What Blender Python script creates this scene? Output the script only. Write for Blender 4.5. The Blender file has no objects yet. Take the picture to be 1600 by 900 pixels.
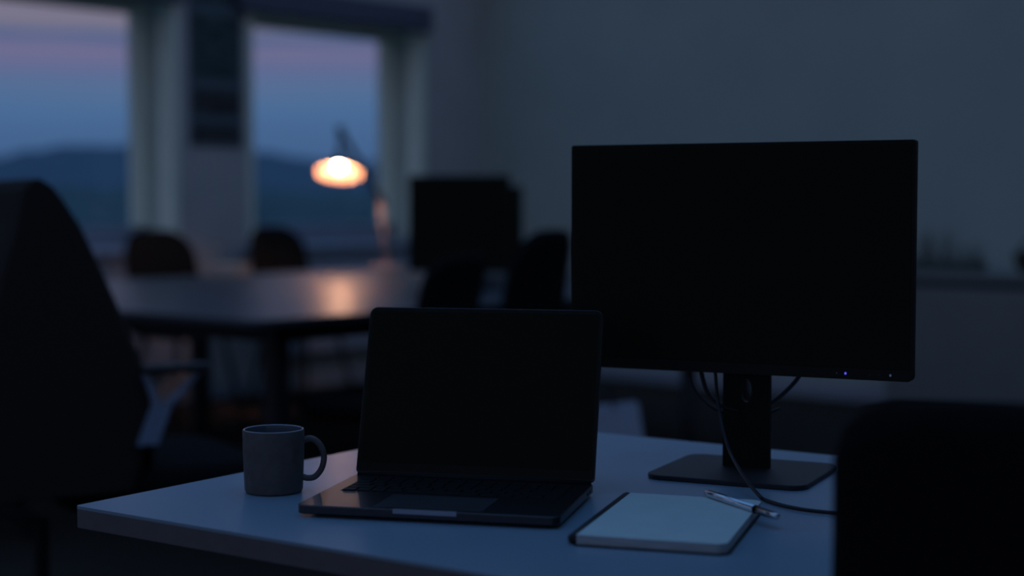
import bpy, bmesh, math, random
from math import radians as R, sin, cos, pi
from mathutils import Vector, Matrix
random.seed(7)
S = bpy.context.scene
COL = S.collection

# ---------------------------------------------------------------- camera
cd = bpy.data.cameras.new('camera'); cam = bpy.data.objects.new('camera', cd); COL.objects.link(cam)
cam.location = (0, 0, 1.095)
cam.rotation_euler = (R(90 - 3.07), 0, R(41))
cd.sensor_width = 36; cd.lens = 2424 / 1600 * 36
cd.clip_start = 0.05; cd.clip_end = 3000
cd.dof.use_dof = True; cd.dof.focus_distance = 1.84; cd.dof.aperture_fstop = 2.1
S.camera = cam
S.view_settings.view_transform = 'Standard'; S.view_settings.look = 'None'
S.view_settings.gamma = 1; S.view_settings.use_curve_mapping = False
S.view_settings.exposure = 0.12

def lin(r, g, b):
    f = lambda c: (c / 255 / 12.92) if c / 255 <= 0.04045 else ((c / 255 + 0.055) / 1.055) ** 2.4
    return (f(r), f(g), f(b), 1)

# ---------------------------------------------------------------- world: dusk sky, lilac bands over blue
W = bpy.data.worlds.new('world'); S.world = W; W.use_nodes = True
nt = W.node_tree; nt.nodes.clear()
def N(t, **k):
    n = nt.nodes.new(t)
    for a, v in k.items(): setattr(n, a, v)
    return n
tc = N('ShaderNodeTexCoord'); sep = N('ShaderNodeSeparateXYZ'); nt.links.new(tc.outputs['Generated'], sep.inputs[0])
mp = N('ShaderNodeMapping'); mp.inputs['Scale'].default_value = (3.0, 3.0, 45)
nt.links.new(tc.outputs['Generated'], mp.inputs[0])
nz = N('ShaderNodeTexNoise'); nz.inputs['Scale'].default_value = 1.3; nz.inputs['Detail'].default_value = 3
nt.links.new(mp.outputs[0], nz.inputs[0])
ad = N('ShaderNodeMath', operation='MULTIPLY_ADD'); ad.inputs[1].default_value = 0.024; ad.inputs[2].default_value = -0.012
nt.links.new(nz.outputs[0], ad.inputs[0])
su = N('ShaderNodeMath', operation='ADD'); nt.links.new(sep.outputs[2], su.inputs[0]); nt.links.new(ad.outputs[0], su.inputs[1])
mr = N('ShaderNodeMapRange'); mr.inputs[1].default_value = 0.0; mr.inputs[2].default_value = 0.2
mr2 = N('ShaderNodeMapRange'); mr2.inputs[1].default_value = 0.15; mr2.inputs[2].default_value = 1.0; mr2.interpolation_type = 'SMOOTHSTEP'; nt.links.new(sep.outputs[2], mr2.inputs[0])
nt.links.new(su.outputs[0], mr.inputs[0])
cr = N('ShaderNodeValToRGB'); e = cr.color_ramp.elements
stops = [(0.0, (66, 94, 136)), (0.19, (68, 98, 141)), (0.30, (76, 108, 151)), (0.37, (88, 110, 148)), (0.43, (96, 106, 147)), (0.462, (110, 108, 144)),
         (0.495, (112, 108, 143)), (0.515, (82, 98, 139)), (0.532, (84, 99, 138)), (0.558, (122, 116, 138)), (0.72, (132, 122, 140)), (1.0, (118, 121, 149))]
e[0].position = stops[0][0]; e[0].color = lin(*stops[0][1]); e[1].position = 1.0; e[1].color = lin(*stops[-1][1])
for p, c in stops[1:-1]:
    q = e.new(p); q.color = lin(*c)
nt.links.new(mr.outputs[0], cr.inputs[0])
bg = N('ShaderNodeBackground'); bg.inputs[1].default_value = 1.0
mxc = N('ShaderNodeMix', data_type='RGBA'); nt.links.new(mr2.outputs[0], mxc.inputs[0])
nt.links.new(cr.outputs[0], mxc.inputs[6]); mxc.inputs[7].default_value = lin(84, 132, 192)
nt.links.new(mxc.outputs[2], bg.inputs[0])
out = N('ShaderNodeOutputWorld'); nt.links.new(bg.outputs[0], out.inputs[0])

# ---------------------------------------------------------------- materials
def mat(name, rgb, rough=0.6, metal=0.0, spec=0.5, noise=0.0, nscale=20, bump=0.0, bscale=200, emit=None, estr=0, coat=0, stretch=None):
    m = bpy.data.materials.new(name); m.use_nodes = True
    t = m.node_tree; b = t.nodes['Principled BSDF']
    b.inputs['Base Color'].default_value = (*rgb, 1); b.inputs['Roughness'].default_value = rough
    b.inputs['Metallic'].default_value = metal; b.inputs['Specular IOR Level'].default_value = spec
    if coat: b.inputs['Coat Weight'].default_value = coat
    tcn = t.nodes.new('ShaderNodeTexCoord'); mpn = t.nodes.new('ShaderNodeMapping')
    if stretch: mpn.inputs['Scale'].default_value = stretch
    t.links.new(tcn.outputs['Object'], mpn.inputs[0])
    if noise:
        n = t.nodes.new('ShaderNodeTexNoise'); n.inputs['Scale'].default_value = nscale; n.inputs['Detail'].default_value = 4
        t.links.new(mpn.outputs[0], n.inputs[0])
        r = t.nodes.new('ShaderNodeValToRGB')
        r.color_ramp.elements[0].position = 0.3; r.color_ramp.elements[1].position = 0.7
        r.color_ramp.elements[0].color = (*[c * (1 - noise) for c in rgb], 1); r.color_ramp.elements[1].color = (*[min(1, c * (1 + noise)) for c in rgb], 1)
        t.links.new(n.outputs[0], r.inputs[0]); t.links.new(r.outputs[0], b.inputs['Base Color'])
    if bump:
        n2 = t.nodes.new('ShaderNodeTexNoise'); n2.inputs['Scale'].default_value = bscale; n2.inputs['Detail'].default_value = 3
        t.links.new(mpn.outputs[0], n2.inputs[0])
        bp = t.nodes.new('ShaderNodeBump'); bp.inputs['Strength'].default_value = bump; bp.inputs['Distance'].default_value = 0.002
        t.links.new(n2.outputs[0], bp.inputs['Height']); t.links.new(bp.outputs[0], b.inputs['Normal'])
    if emit:
        b.inputs['Emission Color'].default_value = (*emit, 1); b.inputs['Emission Strength'].default_value = estr
    return m

M = {}
M['wall_w'] = mat('window_wall_paint', (0.58, 0.53, 0.48), 0.85, noise=0.05, nscale=3, bump=0.15)
M['wall_r'] = mat('side_wall_paint', (0.53, 0.54, 0.45), 0.85, noise=0.05, nscale=2, bump=0.2, bscale=120)
M['dark_wall'] = mat('rear_wall_paint', (0.22, 0.22, 0.23), 0.9, noise=0.05, nscale=2)
M['ceiling'] = mat('ceiling_paint', (0.8, 0.8, 0.82), 0.95, noise=0.05, nscale=2)
M['carpet'] = mat('carpet', (0.042, 0.030, 0.022), 0.95, spec=0.1, noise=0.35, nscale=60, bump=0.6, bscale=300)
M['trim'] = mat('cream_gloss_paint', (0.95, 0.93, 0.70), 0.45, noise=0.04, nscale=8)
M['jamb_mid'] = mat('grey_jamb_mid', (0.55, 0.57, 0.44), 0.6, noise=0.05)
M['blind'] = mat('blind_fabric', (0.12, 0.12, 0.15), 0.9, noise=0.1, nscale=60)
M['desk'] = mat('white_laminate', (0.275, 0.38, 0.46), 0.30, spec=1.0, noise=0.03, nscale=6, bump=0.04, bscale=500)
M['edge'] = mat('edge_band', (0.16, 0.14, 0.14), 0.6, noise=0.08, nscale=40, bump=0.1)
M['table'] = mat('dark_lacquer', (0.032, 0.036, 0.045), 0.35, spec=1.0, noise=0.1, nscale=9)
M['steel'] = mat('black_steel', (0.02, 0.02, 0.022), 0.5, noise=0.1)
M['black'] = mat('black_plastic', (0.006, 0.006, 0.006), 0.6, spec=0.25, noise=0.15, nscale=80)
M['fabric'] = mat('black_fabric', (0.012, 0.011, 0.011), 0.95, spec=0.08, noise=0.25, nscale=150, bump=0.4, bscale=600)
M['fabric2'] = mat('charcoal_fabric', (0.042, 0.034, 0.028), 0.95, spec=0.08, noise=0.25, nscale=150, bump=0.4, bscale=600)
M['brownfab'] = mat('brown_black_shell', (0.011, 0.010, 0.008), 0.8, spec=0.15, noise=0.2, nscale=60)
M['screen'] = mat('screen_glass', (0.018, 0.0175, 0.010), 0.4, spec=0.04, noise=0.05)
M['bezel'] = mat('monitor_bezel', (0.016, 0.015, 0.010), 0.55, spec=0.15, noise=0.1, nscale=100)
M['stand'] = mat('stand_plastic', (0.02, 0.02, 0.021), 0.5, spec=0.4, noise=0.1, nscale=120, bump=0.15, bscale=900)
M['alu'] = mat('space_grey_aluminium', (0.06, 0.06, 0.065), 0.32, metal=0.85, noise=0.05, nscale=200)
M['alu_edge'] = mat('machined_groove', (0.35, 0.38, 0.44), 0.4, metal=0.7, noise=0.05)
M['key'] = mat('key_plastic', (0.006, 0.006, 0.006), 0.6, spec=0.2, noise=0.1, nscale=100)
M['key_lit'] = mat('key_legend', (0.25, 0.25, 0.27), 0.6, noise=0.02)
M['pad'] = mat('trackpad_glass', (0.05, 0.05, 0.055), 0.3, spec=0.5, noise=0.05)
M['mug'] = mat('grey_stoneware', (0.115, 0.10, 0.09), 0.55, spec=0.4, noise=0.18, nscale=90, bump=0.15, bscale=300)
M['mugin'] = mat('glazed_stoneware', (0.26, 0.29, 0.34), 0.15, spec=0.6, noise=0.05)
M['coffee'] = mat('black_coffee', (0.01, 0.007, 0.006), 0.1, noise=0.05)
M['paper'] = mat('cream_paper', (0.68, 0.77, 0.72), 0.8, spec=0.2, noise=0.03, nscale=30, bump=0.15, bscale=300)
M['pages'] = mat('page_edges', (0.50, 0.51, 0.50), 0.9, spec=0.1, noise=0.25, nscale=30, stretch=(1, 1, 60))
M['cover'] = mat('black_cover', (0.01, 0.01, 0.011), 0.6, noise=0.1)
M['chrome'] = mat('chrome', (0.65, 0.67, 0.7), 0.16, metal=1.0, noise=0.03)
M['cable'] = mat('cable_rubber', (0.008, 0.008, 0.009), 0.45, noise=0.1)
M['lampmetal'] = mat('lamp_grey_metal', (0.10, 0.10, 0.105), 0.5, metal=0.1, noise=0.05)
M['lamplit'] = mat('lamplit_metal', (0.42, 0.36, 0.33), 0.5, noise=0.05)  # lighter, warmer metal: lamp light put into lower arm and base colour
M['lampin'] = mat('lamp_cream_enamel', (0.75, 0.52, 0.38), 0.6, noise=0.02)
M['bulb'] = mat('lit_bulb', (0.9, 0.8, 0.7), 0.4, emit=(1.0, 0.56, 0.35), estr=150, noise=0.01)
M['led'] = mat('blue_led', (0.05, 0.05, 0.3), 0.4, emit=(0.10, 0.09, 1.0), estr=0.9, noise=0.01)
M['led2'] = mat('dim_led', (0.05, 0.06, 0.08), 0.4, emit=(0.10, 0.17, 0.32), estr=0.25, noise=0.01)
M['icon'] = mat('icon_print', (0.12, 0.16, 0.14), 0.6, noise=0.01)
M['whitebag'] = mat('pale_paper_bag', (0.50, 0.54, 0.62), 0.8, noise=0.06, nscale=12, bump=0.3, bscale=40)
M['sideboard'] = mat('sideboard_paint', (0.26, 0.25, 0.22), 0.7, noise=0.04, nscale=5)
M['radiator'] = mat('radiator_enamel', (0.40, 0.42, 0.46), 0.5, noise=0.03)
M['skirting'] = mat('skirting_paint', (0.42, 0.42, 0.44), 0.6, noise=0.04)
M['hill'] = mat('wooded_hill', (0.10, 0.16, 0.20), 1.0, spec=0.0, noise=0.12, nscale=0.06)  # distance haze put into the bluish base colour
M['field'] = mat('dark_meadow', (0.075, 0.13, 0.135), 1.0, spec=0.0, noise=0.3, nscale=0.08)
M['foliage'] = mat('dry_foliage', (0.06, 0.062, 0.05), 0.9, noise=0.2)
M['pot'] = mat('olive_pot', (0.075, 0.08, 0.06), 0.8, noise=0.1)
M['basket'] = mat('brown_wicker', (0.05, 0.035, 0.018), 0.9, noise=0.4, nscale=40)
M['kraft'] = mat('kraft_board', (0.75, 0.52, 0.38), 0.85, noise=0.08)
M['poster'] = mat('poster_paper', (0.12, 0.155, 0.17), 0.8, noise=0.06)
M['print_a'] = mat('poster_forest_print', (0.045, 0.075, 0.07), 0.8, noise=0.6, nscale=9, stretch=(1, 1, 2.5))
M['print_b'] = mat('poster_teal_print', (0.055, 0.085, 0.10), 0.8, noise=0.5, nscale=7, stretch=(1, 1, 4))
M['print_c'] = mat('poster_brown_print', (0.055, 0.05, 0.045), 0.8, noise=0.4, nscale=12)

def glass_mat():
    m = bpy.data.materials.new('window_glass'); m.use_nodes = True; t = m.node_tree; t.nodes.clear()
    o = t.nodes.new('ShaderNodeOutputMaterial'); mx = t.nodes.new('ShaderNodeMixShader')
    tr = t.nodes.new('ShaderNodeBsdfTransparent'); tr.inputs[0].default_value = (0.95, 0.97, 0.97, 1)
    gl = t.nodes.new('ShaderNodeBsdfGlossy'); gl.inputs['Roughness'].default_value = 0.02
    fr = t.nodes.new('ShaderNodeFresnel'); fr.inputs[0].default_value = 1.45
    ge = t.nodes.new('ShaderNodeNewGeometry'); iv = t.nodes.new('ShaderNodeMath'); iv.operation = 'SUBTRACT'; iv.inputs[0].default_value = 1.0
    mu = t.nodes.new('ShaderNodeMath'); mu.operation = 'MULTIPLY'     # reflect on entering faces only, so the thin slab never mirrors its own inside
    t.links.new(ge.outputs['Backfacing'], iv.inputs[1]); t.links.new(iv.outputs[0], mu.inputs[0]); t.links.new(fr.outputs[0], mu.inputs[1])
    t.links.new(mu.outputs[0], mx.inputs[0]); t.links.new(tr.outputs[0], mx.inputs[1]); t.links.new(gl.outputs[0], mx.inputs[2])
    t.links.new(mx.outputs[0], o.inputs[0]); return m
M['glass'] = glass_mat()
M['bracket'] = mat('satin_steel', (0.34, 0.42, 0.55), 0.5, metal=0.3, noise=0.04)
M['sill'] = mat('sill_paint', (0.34, 0.36, 0.42), 0.6, noise=0.05)
M['glaze_in'] = mat('dark_glaze', (0.10, 0.12, 0.15), 0.25, noise=0.05)

# ---------------------------------------------------------------- helpers
def link(o, parent=None, loc=None, rot=None):
    COL.objects.link(o)
    if parent is not None: o.parent = parent
    if loc is not None: o.location = loc
    if rot is not None: o.rotation_euler = rot
    return o
def obj(name, bm, m, parent=None, smooth=False, loc=None, rot=None, bevel=0, seg=2):
    me = bpy.data.meshes.new(name); bm.normal_update(); bm.to_mesh(me); bm.free()
    for mm in (m if isinstance(m, (list, tuple)) else [m]): me.materials.append(M[mm])
    o = bpy.data.objects.new(name, me); link(o, parent, loc, rot)
    if smooth:
        for p in me.polygons: p.use_smooth = True
    if bevel:
        b = o.modifiers.new('bevel', 'BEVEL'); b.width = bevel; b.segments = seg; b.limit_method = 'ANGLE'
    return o
def thing(name, label, cat, loc=(0, 0, 0), rz=0, group=None):
    o = bpy.data.objects.new(name, None); link(o, None, loc, (0, 0, R(rz)))
    o.empty_display_size = 0.1
    return tag(o, label, cat, group)
def tag(o, label, cat, group=None):
    o['label'] = label; o['category'] = cat
    if group: o['group'] = group
    return o
def struct(o): o['kind'] = 'structure'; return o
def nb(): return bmesh.new()
def box(bm, x0, x1, y0, y1, z0, z1, mi=0):
    v = [bm.verts.new((x, y, z)) for z in (z0, z1) for x, y in ((x0, y0), (x1, y0), (x1, y1), (x0, y1))]
    for f in ((3, 2, 1, 0), (4, 5, 6, 7), (0, 1, 5, 4), (1, 2, 6, 5), (2, 3, 7, 6), (3, 0, 4, 7)):
        bm.faces.new([v[i] for i in f]).material_index = mi
    return v
def bx(*a):
    bm = nb(); box(bm, *a); return bm
def rprism(bm, pts, z0, z1):
    a = [bm.verts.new((x, y, z0)) for x, y in pts]; b = [bm.verts.new((x, y, z1)) for x, y in pts]
    n = len(pts); bm.faces.new(a[::-1]); bm.faces.new(b)
    for i in range(n): bm.faces.new((a[i], a[(i + 1) % n], b[(i + 1) % n], b[i]))
def rrect(x0, x1, y0, y1, r, n=6):
    if not isinstance(r, (list, tuple)): r = [r] * 4      # BL BR TR TL
    P = []
    for (cx, cy, a0), q in zip(((x0, y0, 180), (x1, y0, 270), (x1, y1, 0), (x0, y1, 90)), r):
        mx = cx + (q if cx == x0 else -q); my = cy + (q if cy == y0 else -q)
        for k in range(n + 1):
            a = R(a0 + 90 * k / n); P.append((mx + q * cos(a), my + q * sin(a)))
    return P
def lathe(bm, prof, n=32, cap0=False, cap1=False, c=(0, 0)):
    rings = []
    for r, z in prof:
        rings.append([bm.verts.new((c[0] + r * cos(2 * pi * k / n), c[1] + r * sin(2 * pi * k / n), z)) for k in range(n)])
    for a, b in zip(rings, rings[1:]):
        for k in range(n): bm.faces.new((a[k], a[(k + 1) % n], b[(k + 1) % n], b[k]))
    if cap0: bm.faces.new(rings[0][::-1])
    if cap1: bm.faces.new(rings[-1])
def tube(bm, pts, r, n=10, flat=1.0):
    pts = [Vector(p) for p in pts]; rs = r if isinstance(r, (list, tuple)) else [r] * len(pts)
    rings = []; up = Vector((0, 0, 1)); prev = None
    for i, p in enumerate(pts):
        t = (pts[min(i + 1, len(pts) - 1)] - pts[max(i - 1, 0)]).normalized()
        if prev is None:
            s = t.cross(up)
            if s.length < 1e-3: s = t.cross(Vector((0, 1, 0)))
            s.normalize()
        else:
            s = (prev - t * prev.dot(t)).normalized()
        prev = s; w = t.cross(s)
        rings.append([bm.verts.new(p + (s * cos(2 * pi * k / n) + w * sin(2 * pi * k / n) * flat) * rs[i]) for k in range(n)])
    for a, b in zip(rings, rings[1:]):
        for k in range(n): bm.faces.new((a[k], a[(k + 1) % n], b[(k + 1) % n], b[k]))
    bm.faces.new(rings[0][::-1]); bm.faces.new(rings[-1])
def spline(P, n=10):
    P = [Vector(p) for p in P]; Q = [P[0]] + P + [P[-1]]; out = []
    for i in range(1, len(Q) - 2):
        a, b, c, d = Q[i - 1:i + 3]
        for k in range(n):
            t = k / n
            out.append(0.5 * ((2 * b) + (c - a) * t + (2 * a - 5 * b + 4 * c - d) * t * t + (3 * b - a - 3 * c + d) * t ** 3))
    out.append(P[-1]); return out
def copy_tree(o, parent=None):
    c = o.copy(); COL.objects.link(c)
    if parent is not None: c.parent = parent
    for ch in list(o.children): copy_tree(ch, c)
    return c

# ================================================================ room shell
WX = -7.0          # window wall plane
SY = 7.77          # side wall plane
EX, RY = 3.2, -3.0
nwin = 20
TH = 0.42
ZB, ZT = 0.855, 2.225
CE = 2.85
wins = [(3.05, 5.26), (5.745, 7.205), (0.30, 2.52), (-2.4, -0.20)]
struct(obj('floor', bx(WX - TH, EX, RY - 0.2, SY + 0.2, -0.1, 0), 'carpet'))
# ceiling with a grid of unseen rooflights, added to brighten the room from above
cx = [(-6.85, -4.55), (-4.4, -2.1), (-1.95, 0.45), (0.6, 3.0)]; cy = [(-2.8, -0.6), (-0.3, 2.2), (2.35, 4.9), (5.05, 7.6)]
row_x = lambda a: cx[:2] if a == -2.8 else cx[:3]
bm = nb(); e0 = RY - 0.2
for a, b in cy + [(SY + 0.2, None)]:
    box(bm, WX - TH, EX, e0, a, CE, CE + 0.12); e0 = b
for a, b in cy:
    e1 = WX - TH
    for c, d in row_x(a) + [(EX, None)]:
        box(bm, e1, c, a, b, CE, CE + 0.12); e1 = d
struct(obj('ceiling', bm, 'ceiling'))
for a, b in cy:
    for c, d in row_x(a):
        nwin += 1
        w = bpy.data.objects.new('window_%d' % nwin, None); link(w, None, ((c + d) / 2, (a + b) / 2, CE + 0.12)); struct(w)  # unseen rooflight, added for its top light
        hx_, hy_ = (d - c) / 2, (b - a) / 2
        fb = nb(); box(fb, -hx_ - 0.03, hx_ + 0.03, -hy_ - 0.03, -hy_ + 0.03, 0, 0.06); box(fb, -hx_ - 0.03, hx_ + 0.03, hy_ - 0.03, hy_ + 0.03, 0, 0.06)
        box(fb, -hx_ - 0.03, -hx_ + 0.03, -hy_ + 0.03, hy_ - 0.03, 0, 0.06); box(fb, hx_ - 0.03, hx_ + 0.03, -hy_ + 0.03, hy_ - 0.03, 0, 0.06)
        obj('frame', fb, 'trim', w)
        obj('pane', bx(-hx_ + 0.03, hx_ - 0.03, -hy_ + 0.03, hy_ - 0.03, 0.02, 0.03), 'glass', w)
bm = nb()
box(bm, WX - TH, WX, RY, SY, 0, ZB); box(bm, WX - TH, WX, RY, SY, ZT, CE)
ys = sorted(wins); edge = RY
for a, b in ys:
    box(bm, WX - TH, WX, edge, a, ZB, ZT); edge = b
box(bm, WX - TH, WX, edge, SY, ZB, ZT)
struct(obj('wall_left', bm, 'wall_w'))
struct(obj('wall_back', bx(WX - TH, EX, SY, SY + 0.2, 0, CE), 'wall_r'))
bm = nb(); box(bm, EX, EX + 0.2, RY - 0.2, SY + 0.2, 0, 0.5); box(bm, EX, EX + 0.2, RY - 0.2, SY + 0.2, 2.65, CE)
gy = [(-2.6, 0.6)]; e1 = RY - 0.2
for a, b in gy + [(SY + 0.2, None)]:
    box(bm, EX, EX + 0.2, e1, a, 0.5, 2.65); e1 = b
struct(obj('wall_right', bm, 'wall_r'))
bm = nb(); box(bm, WX - TH, EX, RY - 0.2, RY, 0, 0.5); box(bm, WX - TH, EX, RY - 0.2, RY, 2.65, CE)
gx = [(-6.6, -3.6), (-3.3, -0.3), (0.0, 3.0)]; e1 = WX - TH
for a, b in gx + [(EX, None)]:
    box(bm, e1, a, RY - 0.2, RY, 0.5, 2.65); e1 = b
struct(obj('wall_front', bm, 'wall_r'))
nwin = 4
for a, b in gy + gx:  # unseen windows right of and behind the camera, added for more sky light
    nwin += 1; side = (a, b) in gy
    w = bpy.data.objects.new('window_%d' % nwin, None)
    link(w, None, (EX + 0.1, (a + b) / 2, 0) if side else ((a + b) / 2, RY - 0.1, 0), (0, 0, R(90 if side else 0))); struct(w)
    hw_ = (b - a) / 2; fb = nb()
    box(fb, -hw_, -hw_ + 0.06, -0.03, 0.03, 0.5, 2.65); box(fb, hw_ - 0.06, hw_, -0.03, 0.03, 0.5, 2.65)
    box(fb, -hw_ + 0.06, hw_ - 0.06, -0.03, 0.03, 0.5, 0.56); box(fb, -hw_ + 0.06, hw_ - 0.06, -0.03, 0.03, 2.59, 2.65); box(fb, -0.03, 0.03, -0.03, 0.03, 0.56, 2.59)
    obj('frame', fb, 'trim', w)
    for q0, q1 in ((-hw_ + 0.06, -0.03), (0.03, hw_ - 0.06)): obj('pane', bx(q0, q1, -0.006, 0.006, 0.56, 2.59), 'glass', w)
struct(obj('baseboard_left', bx(WX, WX + 0.015, RY, SY - 0.015, 0, 0.09), 'skirting', bevel=0.004))
struct(obj('baseboard_back', bx(WX + 0.015, EX, SY - 0.015, SY, 0, 0.09), 'skirting', bevel=0.004))

for i, (y0, y1) in enumerate(wins):
    w = bpy.data.objects.new('window_%d' % (i + 1), None); link(w, None, (WX, 0, 0)); struct(w)
    xg = -0.36
    fb = nb()
    box(fb, xg - 0.03, xg + 0.03, y0, y0 + 0.055, ZB + 0.12, ZT); box(fb, xg - 0.03, xg + 0.03, y1 - 0.055, y1, ZB + 0.12, ZT)
    box(fb, xg - 0.03, xg + 0.03, y0 + 0.055, y1 - 0.055, ZT - 0.06, ZT)
    obj('frame', fb, 'trim', w, bevel=0.004)
    obj('bottom_rail', bx(xg - 0.03, xg + 0.03, y0, y1, ZB + 0.005, ZB + 0.12), 'sill', w, bevel=0.004)
    obj('pane', bx(xg - 0.006, xg + 0.006, y0 + 0.055, y1 - 0.055, ZB + 0.12, ZT - 0.06), 'glass', w)
    # jamb lining: outer board, darker recessed strip, inner board
    for s, yy in ((1, y1), (-1, y0)):
        jb = nb()
        a, b = (yy - 0.045, yy) if s > 0 else (yy, yy + 0.045)
        box(jb, -0.13, 0.004, a, b, ZB + 0.03, ZT)
        box(jb, xg + 0.03, -0.26, a, b, ZB + 0.12, ZT)
        obj('jamb', jb, 'trim', w, bevel=0.004)
        a, b = (yy - 0.02, yy) if s > 0 else (yy, yy + 0.02)
        obj('jamb_recess', bx(-0.26, -0.13, a, b, ZB + 0.03, ZT), 'jamb_mid', w)
    obj('sill', bx(xg + 0.03, 0.07, y0 - 0.04, y1 + 0.04, ZB - 0.03, ZB + 0.002), 'sill', w, bevel=0.006)
    cb = nb(); box(cb, -0.11, -0.005, y0 + 0.05, y1 - 0.05, ZT - 0.0, ZT - 0.001)
    cb.free()
    obj('blind_cassette', bx(-0.02, 0.075, y0 - 0.09, y1 + 0.0, ZT - 0.03, ZT + 0.13), 'blind', w, bevel=0.012)

# ================================================================ outside: field, wooded hills
def terrain():
    bm = nb(); n = 420
    crest = [(70, 14), (100, 22), (120, 17), (131, 21), (135, 15.5), (137.4, 15.2), (138.5, 16.4), (140.4, 18.9), (142.5, 21), (145, 20.3), (147, 20.2), (148.2, 18.5), (149.3, 16.4), (151, 15), (158, 20), (175, 14), (200, 18)]
    def crest_at(a):
        for (p, h), (q, g) in zip(crest, crest[1:]):
            if p <= a <= q:
                t = (a - p) / (q - p); t = t * t * (3 - 2 * t); return h + (g - h) * t
        return 16
    layers = [(60, -4.2, 0.1), (120, -4.0, 0.15), (200, -2.6, 0.3), (300, 0.22, 0.5), (420, 0.62, 0.6), (520, 1.0, 0.35), (640, 0.4, 0.6)]
    rows = []
    for d, f, w in layers:
        row = []
        for k in range(n + 1):
            ang = 70 + 130 * k / n; a = R(ang)
            h = f if f < 0 else crest_at(ang) * f
            h += w * (sin(ang * 5.1 + d) * 0.5 + sin(ang * 11.3 + 2 * d) * 0.4 + sin(ang * 23.7 + d) * 0.3)
            row.append(bm.verts.new((d * cos(a), d * sin(a), h)))
        rows.append(row)
    for i, (p, q) in enumerate(zip(rows, rows[1:])):
        for k in range(n): bm.faces.new((p[k], p[k + 1], q[k + 1], q[k])).material_index = 0 if i >= 3 else 1
    return bm
o = obj('hills', terrain(), ['hill', 'field'], smooth=True); struct(o)
gp = nb(); box(gp, -700, -7.6, -500, 700, -4.6, -4.2); o = struct(obj('ground', gp, 'field'))

# ================================================================ objects on the window wall / side wall
p = thing('poster', 'tall dark landscape poster hanging on the pier between the two windows', 'poster', (WX, 0, 0))
y0, y1 = 5.33, 5.70
obj('backing', bx(0.001, 0.012, y0, y1, 1.425, 2.6), 'poster', p)
for (a, b, m_) in ((2.22, 2.56, 'print_a'), (1.80, 2.15, 'print_a'), (1.60, 1.74, 'print_c'), (1.45, 1.545, 'print_c')):
    obj('picture', bx(0.012, 0.016, y0 + 0.02, y1 - 0.02, a, b), m_, p)

for i, (a, b, lab) in enumerate(((5.85, 7.15, 'flat white panel radiator under the right-hand window behind the lamp'),
                                 (3.2, 5.2, 'flat white panel radiator under the left-hand window behind the chairs'))):
    r = thing('radiator', lab, 'radiator', (WX + 0.02, 0, 0))
    obj('panel', bx(0.03, 0.09, a, b, 0.22, 0.775), 'radiator', r, bevel=0.01)
    obj('bracket', bx(0.0, 0.03, a + 0.2, a + 0.24, 0.3, 0.6), 'radiator', r)
    obj('bracket', bx(0.0, 0.03, b - 0.24, b - 0.2, 0.3, 0.6), 'radiator', r)
    obj('top_grille', bx(0.005, 0.095, a, b, 0.775, 0.785), 'radiator', r)
    vb = nb(); tube(vb, [(0.06, b + 0.0, 0.26), (0.06, b + 0.06, 0.26), (0.06, b + 0.06, 0.0)], 0.011, 8)
    obj('pipe', vb, 'radiator', r, smooth=True)

sbx = thing('sideboard', 'low grey sideboard with dark recessed top gap against the right wall', 'sideboard', (-3.80, SY, 0))
obj('carcass', bx(0, 2.6, -0.45, -0.02, 0.06, 0.68), 'sideboard', sbx, bevel=0.004)
obj('plinth', bx(0.03, 2.57, -0.42, -0.05, 0, 0.06), 'steel', sbx)
obj('shadow_gap', bx(0.01, 2.59, -0.425, -0.03, 0.68, 0.715), 'steel', sbx)
obj('top', bx(-0.01, 2.61, -0.46, -0.01, 0.715, 0.755), 'sideboard', sbx, bevel=0.004)
for k in range(3):
    d = obj('door', bx(0.02 + k * 0.86, 0.02 + k * 0.86 + 0.84, -0.468, -0.45, 0.08, 0.67), 'sideboard', sbx, bevel=0.003)
    obj('handle', bx(0.78 + k * 0.86, 0.79 + k * 0.86, -0.482, -0.468, 0.5, 0.62), 'steel', d)

pl = thing('planter', 'low olive trough of dry wispy grasses on the sideboard beside the monitor', 'plant', (-3.55, SY - 0.25, 0.755), 0)
bm = nb(); rprism(bm, rrect(-0.19, 0.19, -0.06, 0.06, 0.03), 0, 0.055); obj('trough', bm, 'pot', pl)
bm = nb()
for k in range(60):
    x = random.uniform(-0.18, 0.18); y = random.uniform(-0.05, 0.05); h = random.uniform(0.06, 0.15) * (1.2 if x < 0 else 0.8)
    dx = random.uniform(-0.05, 0.05)
    tube(bm, [(x, y, 0.05), (x + dx * .4, y, 0.05 + h * .6), (x + dx, y + random.uniform(-.02, .02), 0.05 + h)], [0.0022, 0.0018, 0.0012], 4)
o = obj('grass_blades', bm, 'foliage', pl); o['kind'] = 'stuff'
bk = thing('basket', 'round dark brown basket on the sideboard at the right edge', 'basket', (-3.05, SY - 0.24, 0.755))
bm = nb(); lathe(bm, [(0.10, 0), (0.135, 0.03), (0.15, 0.08), (0.14, 0.11), (0.125, 0.11), (0.12, 0.03), (0.02, 0.02)], 24, cap0=True); obj('bowl', bm, 'basket', bk, smooth=True)
bm = nb(); tube(bm, spline([(-0.13, 0, 0.10), (-0.07, 0, 0.17), (0.07, 0, 0.17), (0.13, 0, 0.10)], 6), 0.007, 6); obj('handle', bm, 'basket', bk, smooth=True)

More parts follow.
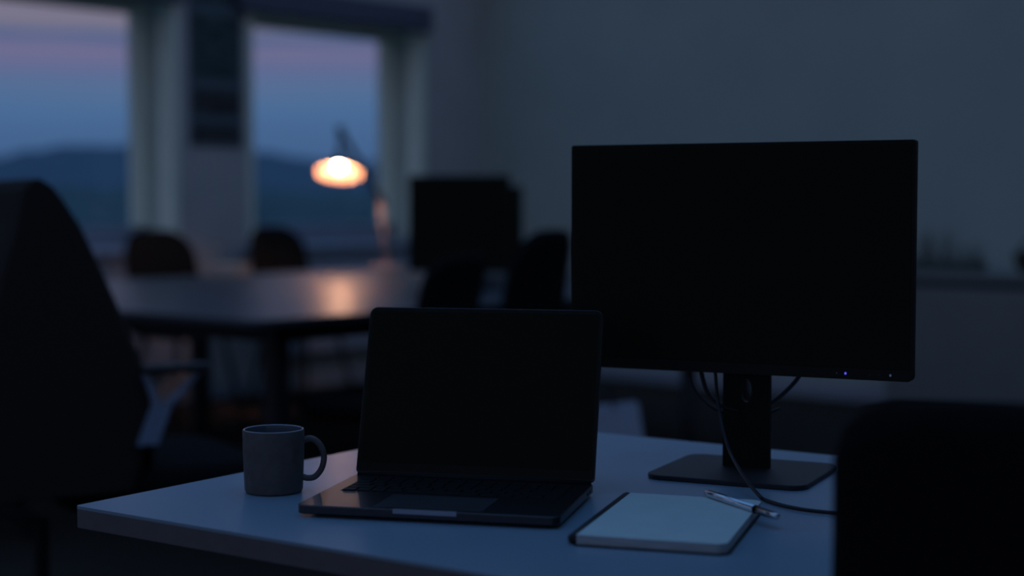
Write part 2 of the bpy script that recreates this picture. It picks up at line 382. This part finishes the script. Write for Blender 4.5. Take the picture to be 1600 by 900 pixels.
# ================================================================ background meeting table
tb = thing('meeting_table', 'long dark glossy meeting table by the windows carrying the lit lamp', 'table', (-4.85, 4.57, 0))
bm = nb(); rprism(bm, rrect(-1.27, 1.24, -1.58, 1.60, 0.06), 0.725, 0.75); obj('tabletop', bm, 'table', tb, bevel=0.004)
bm = nb(); box(bm, -1.1, 1.1, -1.39, -1.34, 0.66, 0.725); box(bm, -1.1, 1.1, 1.34, 1.39, 0.66, 0.725); box(bm, -1.1, -1.05, -1.34, 1.34, 0.66, 0.725); box(bm, 1.05, 1.1, -1.34, 1.34, 0.66, 0.725)
obj('underframe', bm, 'steel', tb)
for x in (-1.075, 1.075):
    for y in (-1.365, 0, 1.365):
        obj('leg', bx(x - 0.03, x + 0.03, y - 0.03, y + 0.03, 0, 0.66), 'steel', tb)

# desk lamp
lb = Vector((-6.0, 5.875, 0.75))
lamp = thing('desk_lamp', 'lit adjustable desk lamp with a glowing round shade on the meeting table', 'lamp', lb)
bm = nb(); lathe(bm, [(0.10, 0), (0.103, 0.006), (0.10, 0.016), (0.03, 0.022), (0.0125, 0.03)], 32, cap0=True, cap1=True); obj('base', bm, 'lamplit', lamp, smooth=True)
el = Vector((-6.03, 5.86, 1.12)) - lb; tp = Vector((-6.11, 5.64, 1.49)) - lb; shc = Vector((-6.08, 5.60, 1.262)) - lb
off = Vector((0.755, 0.656, 0)) * 0.0
bm = nb(); tube(bm, [(0, 0, 0.02), el], 0.015, 10); obj('lower_arm', bm, 'lamplit', lamp, smooth=True)
bm = nb(); tube(bm, [el - (tp - el) * 0.08, tp], 0.017, 10); obj('upper_arm', bm, 'lampmetal', lamp, smooth=True)
for q, nm in ((el, 'elbow_joint'), (tp, 'head_joint')):
    bm = nb(); tube(bm, [q + Vector((0.755, 0.656, 0)) * -0.02, q + Vector((0.755, 0.656, 0)) * 0.02], 0.022, 14); obj(nm, bm, 'lampmetal', lamp, smooth=True)
# shade: local axis -Z opens down, tilted toward the room
sh = bpy.data.objects.new('shade', None)
bm = nb()
lathe(bm, [(0.120, 0.0), (0.111, 0.016), (0.085, 0.040), (0.052, 0.062), (0.028, 0.074), (0.024, 0.12), (0.0, 0.125)], 72)
for f in bm.faces: f.material_index = 0
n0 = len(bm.faces)
lathe(bm, [(0.120, 0.0), (0.1095, 0.016), (0.0835, 0.0385), (0.050, 0.060), (0.026, 0.071), (0.0, 0.0715)], 72)
bm.faces.ensure_lookup_table()
for f in bm.faces[n0:]: f.material_index = 1
tilt = Vector((0.60, -0.72, 0))   # toward the room
zax = (Vector((0, 0, 1)) * cos(R(22)) - tilt.normalized() * sin(R(22))).normalized()
rotq = zax.to_track_quat('Z', 'Y')
shade = obj('shade', bm, ['lampmetal', 'lampin'], lamp, smooth=True, loc=shc); shade.rotation_euler = rotq.to_euler()
bm = nb(); bmesh.ops.create_uvsphere(bm, u_segments=20, v_segments=14, radius=0.023); obj('bulb', bm, 'bulb', shade, smooth=True, loc=(0, 0, 0.040))
bm = nb(); neck = shc + zax * 0.12; tube(bm, [neck, tp], 0.010, 8); obj('neck', bm, 'lampmetal', lamp, smooth=True)

g = thing('paper_box', 'small added brown board box catching the lamp glow between the two far chairs', 'box', (-6.00, 4.80, 0.75), 28)  # box added and turned so the warm lamp glow shows here
obj('carton', bx(-0.07, 0.07, -0.10, 0.10, 0, 0.040), 'kraft', g, bevel=0.002)
obj('lid', bx(-0.073, 0.073, -0.103, 0.103, 0.040, 0.055), 'kraft', g, bevel=0.002)

# ================================================================ chairs
def backrest_bm(wb, wt, h, th, r, curve, crown=0.0, lean=0.0, nx=16, nz=14):
    """padded curved panel; local x width, z up, faces +y"""
    bm = nb(); F = []; B = []
    for j in range(nz + 1):
        t = 0.5 - 0.5 * cos(pi * j / nz)
        z = t * h; hw = (wb + (wt - wb) * t) / 2
        d = (h - z)
        if d < r: hw -= r - math.sqrt(max(0, r * r - (r - d) ** 2))
        d = z
        rb = r * 0.6
        if d < rb: hw -= rb - math.sqrt(max(0, rb * rb - (rb - d) ** 2))
        hw = max(hw, 0.01); fr = []; br = []
        for i in range(nx + 1):
            s = -cos(pi * i / nx); x = hw * s
            ed = min(1, (1 - abs(s)) * 6) ** 0.5 * min(1, min(t, 1 - t) * 12) ** 0.5
            y = curve * (2 * x / wb) ** 2 - lean * t + 0.02 * sin(pi * t)
            zz = z + crown * (1 - (2 * x / wt) ** 2) * t
            fr.append(bm.verts.new((x, y + th * 0.5 * (0.25 + 0.75 * ed), zz))); br.append(bm.verts.new((x, y - th * 0.5 * (0.25 + 0.75 * ed), zz)))
        F.append(fr); B.append(br)
    for j in range(nz):
        for i in range(nx):
            bm.faces.new((F[j][i + 1], F[j][i], F[j + 1][i], F[j + 1][i + 1])); bm.faces.new((B[j][i], B[j][i + 1], B[j + 1][i + 1], B[j + 1][i]))
        bm.faces.new((F[j][0], B[j][0], B[j + 1][0], F[j + 1][0])); bm.faces.new((B[j][nx], F[j][nx], F[j + 1][nx], B[j + 1][nx]))
    for i in range(nx):
        bm.faces.new((F[0][i], F[0][i + 1], B[0][i + 1], B[0][i])); bm.faces.new((F[nz][i + 1], F[nz][i], B[nz][i], B[nz][i + 1]))
    return bm
def cushion_bm(w, d, th, r=0.08):
    bm = nb(); rings = []
    for k, (s, z) in enumerate(((0.90, 0), (0.98, th * 0.25), (1.0, th * 0.6), (0.96, th * 0.9), (0.85, th))):
        rings.append([bm.verts.new((x * s, y * s, z)) for x, y in rrect(-w / 2, w / 2, -d / 2, d / 2, r)])
    n = len(rings[0])
    for a, b in zip(rings, rings[1:]):
        for k in range(n): bm.faces.new((a[k], a[(k + 1) % n], b[(k + 1) % n], b[k]))
    bm.faces.new(rings[0][::-1]); bm.faces.new(rings[-1]); return bm
def star_base(t, r=0.30, m='black'):
    for k in range(5):
        a = R(72 * k + 18)
        bm = nb(); tube(bm, [(0.02 * cos(a), 0.02 * sin(a), 0.115), (r * cos(a), r * sin(a), 0.075)], [0.026, 0.017], 8); obj('base_arm', bm, m, t)
        bm = nb(); c = Vector((r * cos(a), r * sin(a), 0.03)); s = Vector((-sin(a), cos(a), 0))
        tube(bm, [c - s * 0.022, c - s * 0.006], 0.03, 14); tube(bm, [c + s * 0.006, c + s * 0.022], 0.03, 14); box(bm, c.x - .006, c.x + .006, c.y - .006, c.y + .006, 0.03, 0.075)
        obj('caster', bm, m, t)
    bm = nb(); lathe(bm, [(0.03, 0.09), (0.03, 0.24), (0.016, 0.24), (0.016, 0.41)], 14, cap0=True, cap1=True); obj('gas_column', bm, m, t)
def task_chair(label, loc, rz, top=0.95, bw=0.44, bt=0.40, bz=0.56, mb='fabric', group=None, crown=0.01, rr=0.09, curve=0.04, lean=0.05, arms=True, postmat='black'):
    t = thing('task_chair', label, 'chair', loc, rz, group)
    star_base(t)
    obj('seat', cushion_bm(0.46, 0.44, 0.07), mb, t, smooth=True, loc=(0, 0.02, 0.42))
    obj('seat_plate', bx(-0.1, 0.1, -0.12, 0.12, 0.40, 0.425), 'black', t)
    obj('backrest', backrest_bm(bw, bt, top - bz, 0.05, rr, curve, crown, lean), mb, t, smooth=True, loc=(0, -0.23, bz))
    bm = nb(); tube(bm, spline([(0, -0.08, 0.405), (0, -0.24, 0.43), (0, -0.275, 0.56), (0, -0.285, 0.70)], 5), 0.022, 8, 0.6); obj('back_bar', bm, 'black', t, smooth=True)
    if arms:
        for s in (-1, 1):
            bm = nb(); tube(bm, spline([(s * 0.1, 0, 0.412), (s * 0.26, 0.0, 0.43), (s * 0.275, 0.0, 0.55), (s * 0.275, 0.0, 0.63)], 5), 0.016, 8); a = obj('arm_post', bm, postmat, t, smooth=True)
            bm = nb(); rprism(bm, rrect(s * 0.275 - 0.035, s * 0.275 + 0.035, -0.11, 0.13, 0.03), 0.625, 0.648); obj('armrest', bm, 'black', t, bevel=0.006)
    return t

# two far shell chairs beyond the table
def shell_chair(label, loc, rz, top, bw, rr=0.13):
    t = thing('shell_chair', label, 'chair', loc, rz)
    bz = 0.47
    obj('backrest', backrest_bm(bw, bw * 0.9, top - bz, 0.035, rr, 0.05, 0.012, 0.06), 'brownfab', t, smooth=True, loc=(0, -0.20, bz))
    obj('seat', cushion_bm(0.44, 0.42, 0.05), 'brownfab', t, smooth=True, loc=(0, 0.0, 0.43))
    for sx in (-1, 1):
        for sy in (-1, 1):
            bm = nb(); tube(bm, [(sx * 0.14, sy * 0.13, 0.43), (sx * 0.21, sy * 0.20, 0)], [0.014, 0.011], 8); obj('leg', bm, 'steel', t, smooth=True)
    return t
shell_chair('dark rounded chair back left of the brown box, farther from the lamp', (-6.40, 4.83, 0), -90, 0.955, 0.47)
shell_chair('dark rounded chair back right of the brown box, nearer to the lamp', (-6.50, 5.70, 0), -90, 0.965, 0.44)

task_chair('dark task chair in front of the two background monitors, left of pair', (-3.56, 3.50, 0), 108, top=0.935, bw=0.43, bt=0.40, rr=0.08, arms=False)
task_chair('dark task chair with rounded back right of the background monitors', (-3.70, 4.11, 0), 101, top=1.0, bw=0.44, bt=0.38, rr=0.12, arms=False)
task_chair('dark task chair on the near short side of the meeting table', (-4.75, 2.62, 0), 12, top=0.74, bw=0.40, bt=0.36, bz=0.52, rr=0.08)
# close chair at bottom right
task_chair('blurred black chair back cut off at the bottom right corner', (-0.41, 1.322, 0), 8, top=0.945, bw=0.47, bt=0.42, bz=0.55, mb='fabric', rr=0.045, curve=0.0, crown=0.010, lean=0.02, arms=False)

# big wedge-backed chair at far left
hc = thing('high_back_chair', 'large high-backed dark chair with wedge-shaped back at the left edge', 'chair', (-2.98, 1.86, 0), -18)
star_base(hc, 0.32)
bm = nb()
prof = [(-0.022, 1.125), (-0.035, 1.06), (-0.075, 0.94), (-0.105, 0.82), (-0.115, 0.62), (-0.10, 0.46), (0.22, 0.46), (0.27, 0.60), (0.255, 0.72), (0.20, 0.85), (0.155, 0.95), (0.11, 1.045), (0.07, 1.105), (0.045, 1.135), (0.015, 1.152), (-0.005, 1.145)]
xs = [-0.56, -0.55, -0.52, -0.30, -0.06, -0.015, 0.0]; ss = [0.8, 0.95, 1, 1, 1, 0.97, 0.9]
rows = [[bm.verts.new((x, 0.03 + (y - 0.03) * s, 0.8 + (z - 0.8) * (0.97 + 0.03 * s))) for y, z in prof] for x, s in zip(xs, ss)]
for a, b in zip(rows, rows[1:]):
    for k in range(len(prof)): bm.faces.new((a[k], a[(k + 1) % len(prof)], b[(k + 1) % len(prof)], b[k]))
bm.faces.new(rows[0][::-1]); bm.faces.new(rows[-1])
bmesh.ops.recalc_face_normals(bm, faces=bm.faces)
obj('backrest', bm, 'fabric2', hc, bevel=0.01, loc=(0.05, -0.02, 0))
obj('seat', cushion_bm(0.52, 0.50, 0.09), 'fabric', hc, smooth=True, loc=(-0.23, 0.30, 0.41))
for s in (-0.5, 0.06):
    bm = nb(); rprism(bm, rrect(s - 0.03, s + 0.03, 0.205, 0.365, 0.028), 0.722, 0.740); obj('armrest', bm, 'stand', hc, bevel=0.005)
    bm = nb()
    for quad in (((0.197, 0.563), (0.243, 0.563), (0.277, 0.652), (0.232, 0.652)), ((0.236, 0.648), (0.252, 0.648), (0.224, 0.722), (0.208, 0.722)), ((0.256, 0.648), (0.274, 0.648), (0.352, 0.722), (0.334, 0.722))):
        a_ = [bm.verts.new((s - 0.007, y, z)) for y, z in quad]; b_ = [bm.verts.new((s + 0.007, y, z)) for y, z in quad]
        bm.faces.new(a_); bm.faces.new(b_[::-1])
        for k in range(4): bm.faces.new((a_[k], b_[k], b_[(k + 1) % 4], a_[(k + 1) % 4]))
    bmesh.ops.recalc_face_normals(bm, faces=bm.faces)
    obj('arm_bracket', bm, 'bracket', hc)
    q = -1 if s > -0.2 else 1
    bm = nb(); tube(bm, [(s + q * 0.004, 0.225, 0.58), (s + q * 0.06, 0.24, 0.52), (s + q * 0.12, 0.26, 0.48)], 0.012, 8); obj('arm_support', bm, 'black', hc, smooth=True)

# background monitors on the meeting table
def bg_monitor(label, loc, rz, w, h, zb):
    t = thing('monitor', label, 'monitor', loc, rz)
    obj('housing', bx(-w / 2, w / 2, 0, 0.04, zb, zb + h), 'bezel', t, bevel=0.008)
    obj('screen', bx(-w / 2 + 0.01, w / 2 - 0.01, -0.003, 0.001, zb + 0.018, zb + h - 0.01), 'screen', t)
    obj('stand_column', bx(-0.035, 0.035, 0.04, 0.07, 0.01, zb + h * 0.5), 'steel', t)
    obj('stand_base', bx(-0.13, 0.13, -0.05, 0.14, 0, 0.012), 'steel', t, bevel=0.004)
bg_monitor('black monitor standing on the far meeting table, nearer left one', (-4.50, 4.83, 0.75), 30, 0.44, 0.41, 0.06)
bg_monitor('black monitor peeking out behind the right side of the nearer one', (-4.83, 5.28, 0.75), 24, 0.46, 0.37, 0.06)

# pedestal table + paper bag behind the desk
pt = thing('pedestal_table', 'small dark round table on one slim post behind the monitor stand', 'table', (-2.85, 4.15, 0))
bm = nb(); lathe(bm, [(0.235, 0.715), (0.24, 0.722), (0.24, 0.732), (0.235, 0.738)], 36, cap0=True, cap1=True); obj('tabletop', bm, 'steel', pt)
bm = nb(); lathe(bm, [(0.026, 0.02), (0.026, 0.715)], 18, cap0=True, cap1=True); obj('post', bm, 'steel', pt, smooth=True)
bm = nb(); lathe(bm, [(0.19, 0.0), (0.19, 0.012), (0.03, 0.03)], 32, cap0=True, cap1=True); obj('foot', bm, 'steel', pt)
bgx = thing('paper_bag', 'pale blue-white paper bag on the floor just behind the desk edge', 'bag', (-2.72, 3.51, 0), 41)
bm = nb()
lo = [bm.verts.new(q) for q in ((-0.19, -0.08, 0), (0.19, -0.08, 0), (0.19, 0.08, 0), (-0.19, 0.08, 0))]
hi = [bm.verts.new(q) for q in ((-0.14, -0.05, 0.50), (0.11, -0.05, 0.525), (0.11, 0.05, 0.525), (-0.14, 0.05, 0.50))]
md = [bm.verts.new((a.co.x * .55 + b.co.x * .45, (a.co.y * .5 + b.co.y * .5) * (0.8 if k in (0, 1) else 0.8), 0.24)) for k, (a, b) in enumerate(zip(lo, hi))]
bm.faces.new(lo[::-1])
for a, b in ((lo, md), (md, hi)):
    for k in range(4): bm.faces.new((a[k], a[(k + 1) % 4], b[(k + 1) % 4], b[k]))
o = obj('bag_body', bm, 'whitebag', bgx); sm = o.modifiers.new('solid', 'SOLIDIFY'); sm.thickness = 0.003
for s in (-1, 1):
    bm = nb(); tube(bm, spline([(-0.07, s * 0.052, 0.505), (-0.05, s * 0.053, 0.56), (0.02, s * 0.053, 0.565), (0.04, s * 0.052, 0.515)], 6), 0.004, 6); obj('bag_handle', bm, 'cable', bgx)

# ================================================================ foreground desk
DZ = 0.75
dk = thing('desk', 'white-topped desk in the foreground holding laptop, mug and monitor', 'desk', (-1.5375, 1.0034, 0), 6.25)
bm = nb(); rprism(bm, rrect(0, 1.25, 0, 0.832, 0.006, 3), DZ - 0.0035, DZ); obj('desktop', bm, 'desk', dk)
bm = nb(); rprism(bm, rrect(0.0, 1.25, 0.0, 0.832, 0.006, 3), DZ - 0.025, DZ - 0.0035); obj('edge_band', bm, 'edge', dk)
for x in (0.16, 1.10):
    obj('leg', bx(x - 0.035, x + 0.035, 0.42, 0.47, 0.03, DZ - 0.06), 'steel', dk)
    obj('foot', bx(x - 0.03, x + 0.03, 0.10, 0.74, 0, 0.03), 'steel', dk, bevel=0.004)
obj('crossbar', bx(0.12, 1.14, 0.42, 0.47, DZ - 0.06, DZ - 0.025), 'steel', dk)

# ---------------------------------------------------------------- laptop
LW, LD = 0.298, 0.206
lp = thing('laptop', 'open dark grey laptop with black screen on the desk', 'laptop', (-1.2129, 1.2872, DZ), 27.4)
bm = nb(); rprism(bm, rrect(-LW / 2, LW / 2, -LD / 2, LD / 2, 0.011, 8), 0.0035, 0.0135)
obj('base', bm, 'alu', lp, bevel=0.0016, seg=3)
for sx in (-1, 1):
    for sy in (-1, 1):
        bm = nb(); lathe(bm, [(0.007, 0), (0.007, 0.0036)], 14, cap0=True, cap1=True, c=(sx * 0.125, sy * 0.08)); obj('rubber_foot', bm, 'black', lp)
obj('keyboard_well', bx(-0.130, 0.130, -0.010, 0.083, 0.0135, 0.0137), 'key', lp)
obj('trackpad', bx(-0.062, 0.062, -0.094, -0.018, 0.0135, 0.0138), 'pad', lp)
obj('finger_notch', bx(-0.036, 0.036, -LD / 2 - 0.0004, -LD / 2 + 0.004, 0.009, 0.0137), 'alu_edge', lp)
rows_k = [(0.0790, 14, 0.008), (0.0650, 14, 0.0145), (0.0480, 14, 0.0145), (0.0315, 13, 0.0145), (0.0150, 12, 0.0145), (-0.0015, 10, 0.0145)]
kmesh = {}
for ry, n, kh in rows_k:
    tot = 0.258; pitch = 0.0176
    if n == 14: ws = [pitch] * 14
    elif n == 13: ws = [0.0245] + [pitch] * 11 + [tot - 0.0245 - 11 * pitch]
    elif n == 12: ws = [0.034] + [pitch] * 10 + [tot - 0.034 - 10 * pitch]
    else: ws = [pitch] * 3 + [0.022, 0.090, 0.022] + [pitch] * 3 + [0.0]; ws[-1] = tot - sum(ws)
    sc_ = tot / sum(ws); x = -tot / 2
    for w_ in ws:
        w_ *= sc_; key = (round(w_, 4), kh)
        if key not in kmesh:
            b_ = nb(); a = w_ / 2 - 0.0013; lo = [b_.verts.new((sx * a, sy * kh / 2, 0)) for sx, sy in ((-1, -1), (1, -1), (1, 1), (-1, 1))]
            hi = [b_.verts.new((sx * (a - 0.0006), sy * (kh / 2 - 0.0006), 0.0012)) for sx, sy in ((-1, -1), (1, -1), (1, 1), (-1, 1))]
            b_.faces.new(hi)
            for k in range(4): b_.faces.new((lo[k], lo[(k + 1) % 4], hi[(k + 1) % 4], hi[k]))
            me = bpy.data.meshes.new('key'); b_.to_mesh(me); b_.free(); me.materials.append(M['key']); kmesh[key] = me
        o = bpy.data.objects.new('key', kmesh[key]); link(o, lp, (x + w_ / 2, ry, 0.0137)); x += w_
for sx, nn in ((-1, 'port'), (1, 'port')):
    for k in range(2):
        obj(nn, bx(*( (LW / 2 - 0.0005, LW / 2 + 0.0002) if sx > 0 else (-LW / 2 - 0.0002, -LW / 2 + 0.0005)), 0.055 + k * 0.016, 0.064 + k * 0.016, 0.007, 0.010), 'black', lp)
bm = nb(); tube(bm, [(-0.1455, LD / 2 - 0.005, 0.0135), (0.1455, LD / 2 - 0.005, 0.0135)], 0.0044, 12); obj('hinge', bm, 'key', lp, smooth=True)
LH = 0.210
bm = nb(); pts = rrect(-0.1495, 0.1495, 0, LH, [0.005, 0.005, 0.010, 0.010], 6)
rprism(bm, pts, -0.0022, 0.0022)
lid = obj('lid', bm, 'alu', lp, bevel=0.0007, loc=(0, LD / 2 - 0.0015, 0.0145), rot=(R(90 - 16.7), 0, 0))
bm = nb(); rprism(bm, rrect(-0.1485, 0.1485, 0.003, LH - 0.001, [0.004, 0.004, 0.009, 0.009], 6), 0.0022, 0.0027); obj('bezel', bm, 'bezel', lid)
bm = nb(); rprism(bm, rrect(-0.1445, 0.1445, 0.014, LH - 0.006, 0.003, 3), 0.0027, 0.0029); obj('screen', bm, 'screen', lid)
bm = nb(); lathe(bm, [(0.0012, 0.0027), (0.0012, 0.00285)], 10, cap1=True, c=(0, LH - 0.0035)); obj('webcam', bm, 'black', lid)

# ---------------------------------------------------------------- mug
mg = thing('mug', 'grey speckled stoneware mug with a loop handle left of the laptop', 'mug', (-1.4326, 1.2107, DZ), 41)
bm = nb(); H = 0.0765; r0 = 0.0366
lathe(bm, [(0.0305, 0.0), (0.0335, 0.0008), (0.0348, 0.004), (0.0355, 0.02), (r0, 0.05), (r0 + 0.0003, H - 0.002), (r0 - 0.0003, H - 0.0006)], 64, cap0=True); obj('body', bm, 'mug', mg, smooth=True)
bm = nb(); lathe(bm, [(r0 - 0.0003, H - 0.0006), (r0 - 0.0014, H), (r0 - 0.0026, H - 0.0008)], 64); obj('glazed_rim', bm, 'mugin', mg, smooth=True)
bm = nb(); lathe(bm, [(r0 - 0.0026, H - 0.0008), (r0 - 0.003, H - 0.004), (0.0325, 0.03), (0.031, 0.008), (0.026, 0.005), (0.0, 0.0048)], 64); obj('inside', bm, 'glaze_in', mg, smooth=True)
bm = nb(); lathe(bm, [(0.0, 0.052), (0.0330, 0.052)], 48); obj('coffee', bm, 'coffee', mg)
bm = nb(); tube(bm, spline([(0.034, 0, 0.0615), (0.045, 0, 0.0645), (0.055, 0, 0.058), (0.0605, 0, 0.044), (0.058, 0, 0.029), (0.050, 0, 0.0185), (0.041, 0, 0.0165), (0.034, 0, 0.0185)], 8), 0.0046, 14, 0.8); obj('handle', bm, 'mug', mg, smooth=True)

# ---------------------------------------------------------------- notebook
nbk = thing('notebook', 'open notebook with blank pale page and black spine on the desk', 'notebook', (-0.973, 1.217, DZ), 23.5)
NW, ND = 0.154, 0.240
bm = nb(); rprism(bm, rrect(-0.001, NW + 0.003, -0.003, ND + 0.002, [0.002, 0.013, 0.013, 0.002], 6), 0, 0.0016); obj('back_cover', bm, 'cover', nbk, bevel=0.0004)
bm = nb(); rprism(bm, rrect(0.001, NW, 0, ND, [0.001, 0.012, 0.012, 0.001], 6), 0.0016, 0.0108); obj('page_block', bm, 'pages', nbk)
bm = nb(); rprism(bm, rrect(0.001, NW, 0, ND, [0.001, 0.012, 0.012, 0.001], 6), 0.0108, 0.0113); obj('top_page', bm, 'paper', nbk)
bm = nb(); tube(bm, [(-0.002, 0.002, 0.006), (-0.002, 0.004, 0.006), (-0.002, ND - 0.002, 0.006), (-0.002, ND, 0.006)], [0.005, 0.0072, 0.0072, 0.005], 14, 0.85); obj('spine', bm, 'cover', nbk, smooth=True)

# ---------------------------------------------------------------- pen
p0 = Vector((-0.9860, 1.4735, DZ + 0.0165)); p1 = Vector((-0.8565, 1.4145, DZ + 0.0145))
pen = thing('ballpoint_pen', 'slim chrome ballpoint pen lying across the notebook corner', 'pen', p0)
dv = (p1 - p0); L = dv.length; pen.rotation_euler = dv.to_track_quat('X', 'Z').to_euler()
def along(prof, n=20):
    bm = nb(); rings = []
    for r, x in prof: rings.append([bm.verts.new((x, r * cos(2 * pi * k / n), r * sin(2 * pi * k / n))) for k in range(n)])
    for a, b in zip(rings, rings[1:]):
        for k in range(n): bm.faces.new((a[k], a[(k + 1) % n], b[(k + 1) % n], b[k]))
    bm.faces.new(rings[0][::-1]); bm.faces.new(rings[-1]); bmesh.ops.recalc_face_normals(bm, faces=bm.faces); return bm
obj('barrel', along([(0.0030, 0.0), (0.0040, 0.001), (0.0044, 0.006), (0.0044, L * 0.70)]), 'chrome', pen, smooth=True)
obj('ring', along([(0.0047, L * 0.70), (0.0047, L * 0.715)]), 'black', pen)
obj('cap', along([(0.0042, L * 0.715), (0.0042, L - 0.006), (0.0036, L - 0.001), (0.002, L)]), 'chrome', pen, smooth=True)
bm = nb(); box(bm, L * 0.72, L * 0.97, 0.0052, 0.0064, -0.0015, 0.0015); box(bm, L * 0.95, L * 0.97, 0.003, 0.0055, -0.0015, 0.0015); obj('clip', bm, 'chrome', pen)

# ---------------------------------------------------------------- monitor
MW, MH, MZ = 0.4468, 0.2905, 1.0275
mo = thing('monitor', 'large black desktop monitor, switched off, on the foreground desk', 'monitor', (-1.0686, 1.6549, DZ), 15.2)
zc = MZ - DZ; z0 = zc - MH / 2; z1 = zc + MH / 2
def vprism(pts, y0, y1):
    bm = nb(); a = [bm.verts.new((x, y0, z)) for x, z in pts]; b = [bm.verts.new((x, y1, z)) for x, z in pts]; n = len(pts)
    bm.faces.new(a); bm.faces.new(b[::-1])
    for i in range(n): bm.faces.new((a[(i + 1) % n], a[i], b[i], b[(i + 1) % n]))
    return bm
obj('housing', vprism(rrect(-MW / 2, MW / 2, z0, z1, [0.006, 0.006, 0.003, 0.003], 5), 0, 0.016), 'bezel', mo, bevel=0.0008)
obj('rear_bulge', vprism(rrect(-0.13, 0.13, z0 + 0.04, z1 - 0.05, 0.03, 5), 0.016, 0.042), 'bezel', mo, bevel=0.006)
obj('screen', bx(-MW / 2 + 0.004, MW / 2 - 0.004, -0.0008, 0.0002, z0 + 0.0145, z1 - 0.004), 'screen', mo)
obj('chin', vprism(rrect(-MW / 2, MW / 2, z0, z0 + 0.0135, [0.006, 0.006, 0.0005, 0.0005], 5), -0.0016, 0.0), 'bezel', mo, bevel=0.0005)
def dot(x, m_, r=0.0010, nm='indicator'):
    obj(nm, vprism([(x + r * cos(2 * pi * k / 12), z0 + 0.0072 + r * 1.3 * sin(2 * pi * k / 12)) for k in range(12)], -0.0022, -0.0016), m_, mo)
dot(0.1322, 'icon', 0.0009, 'button_mark'); dot(0.1430, 'led', 0.0013); dot(0.1725, 'icon', 0.0004, 'button_mark'); dot(0.1840, 'icon', 0.0004, 'button_mark'); dot(0.1975, 'led2', 0.0013)
# column with the oval cable hole
cw = 0.031; cy0, cy1 = 0.044, 0.053; hx, hz0, hz1, hr = 0.000, 0.091, 0.122, 0.0078
ztop = zc
cc = (0.0035)
outer = [(-cw + cc, 0.006), (cw + cc, 0.006), (cw + cc, ztop), (-cw + cc, ztop)]
hz = (hz0 + hz1) / 2; hh = (hz1 - hz0) / 2
bm = nb(); K = 32
def sq(a):   # point on outer rectangle in direction a from hole centre
    dx, dz = cos(a), sin(a); best = 1e9
    for lim, d, o_ in ((cw + cc, dx, cc * 0 + cc + hx), (-cw + cc, dx, cc + hx), (ztop, dz, hz), (0.006, dz, hz)):
        if abs(d) > 1e-6:
            t = (lim - o_) / d
            if t > 0: best = min(best, t)
    return (cc + hx + dx * best, hz + dz * best)
angs = sorted([2 * pi * k / K for k in range(K)] + [math.atan2(z - hz, x - cc - hx) % (2 * pi) for x, z in outer])
fi = [(cc + hx + hr * cos(a), hz + hh * sin(a)) for a in angs]; fo = [sq(a) for a in angs]
vs = [[bm.verts.new((x, y, z)) for x, z in ring] for y, ring in ((cy0, fi), (cy0, fo), (cy1, fo), (cy1, fi))]
n = len(angs)
for k in range(n):
    j = (k + 1) % n
    for a, b in ((0, 1), (1, 2), (2, 3), (3, 0)): bm.faces.new((vs[a][k], vs[a][j], vs[b][j], vs[b][k]))
bmesh.ops.recalc_face_normals(bm, faces=bm.faces)
obj('stand_column', bm, 'bezel', mo)
bm = nb(); rprism(bm, rrect(-0.098, 0.108, -0.060, 0.125, 0.022, 8), 0, 0.0065); obj('stand_base', bm, 'stand', mo, bevel=0.0015)

# cables (world coordinates)
def cable(label, pts, r):
    bm = nb(); tube(bm, spline(pts, 10), r, 8); o = obj('cable', bm, 'cable', smooth=True); return tag(o, label, 'cable')
cable('thick black cable looping from monitor bottom through the stand hole', [(-1.150, 1.700, 0.93), (-1.140, 1.690, 0.875), (-1.122, 1.690, 0.842), (-1.088, 1.698, 0.829), (-1.065, 1.716, 0.836), (-1.055, 1.735, 0.843), (-1.035, 1.752, 0.868), (-1.010, 1.750, 0.905)], 0.0030)
cable('black cable sagging lowest between monitor and stand column', [(-1.155, 1.690, 0.93), (-1.152, 1.682, 0.87), (-1.135, 1.690, 0.838), (-1.105, 1.705, 0.822), (-1.070, 1.725, 0.823), (-1.055, 1.745, 0.83)], 0.0022)
cable('thin black cable hanging from the monitor down across the desk', [(-1.109, 1.6727, 0.8975), (-1.1049, 1.6697, 0.8773), (-1.0973, 1.663, 0.8496), (-1.0817, 1.6501, 0.8179), (-1.0583, 1.6307, 0.7899), (-1.0047, 1.5779, 0.7708), (-0.9579, 1.5391, 0.7581), (-0.945, 1.537, 0.7530), (-0.902, 1.520, 0.7530), (-0.860, 1.522, 0.7530), (-0.80, 1.545, 0.7530), (-0.68, 1.64, 0.7530), (-0.62, 1.85, 0.7530), (-0.605, 1.945, 0.7530), (-0.60, 1.975, 0.72), (-0.595, 1.98, 0.40), (-0.59, 1.99, 0.02)], 0.0023)
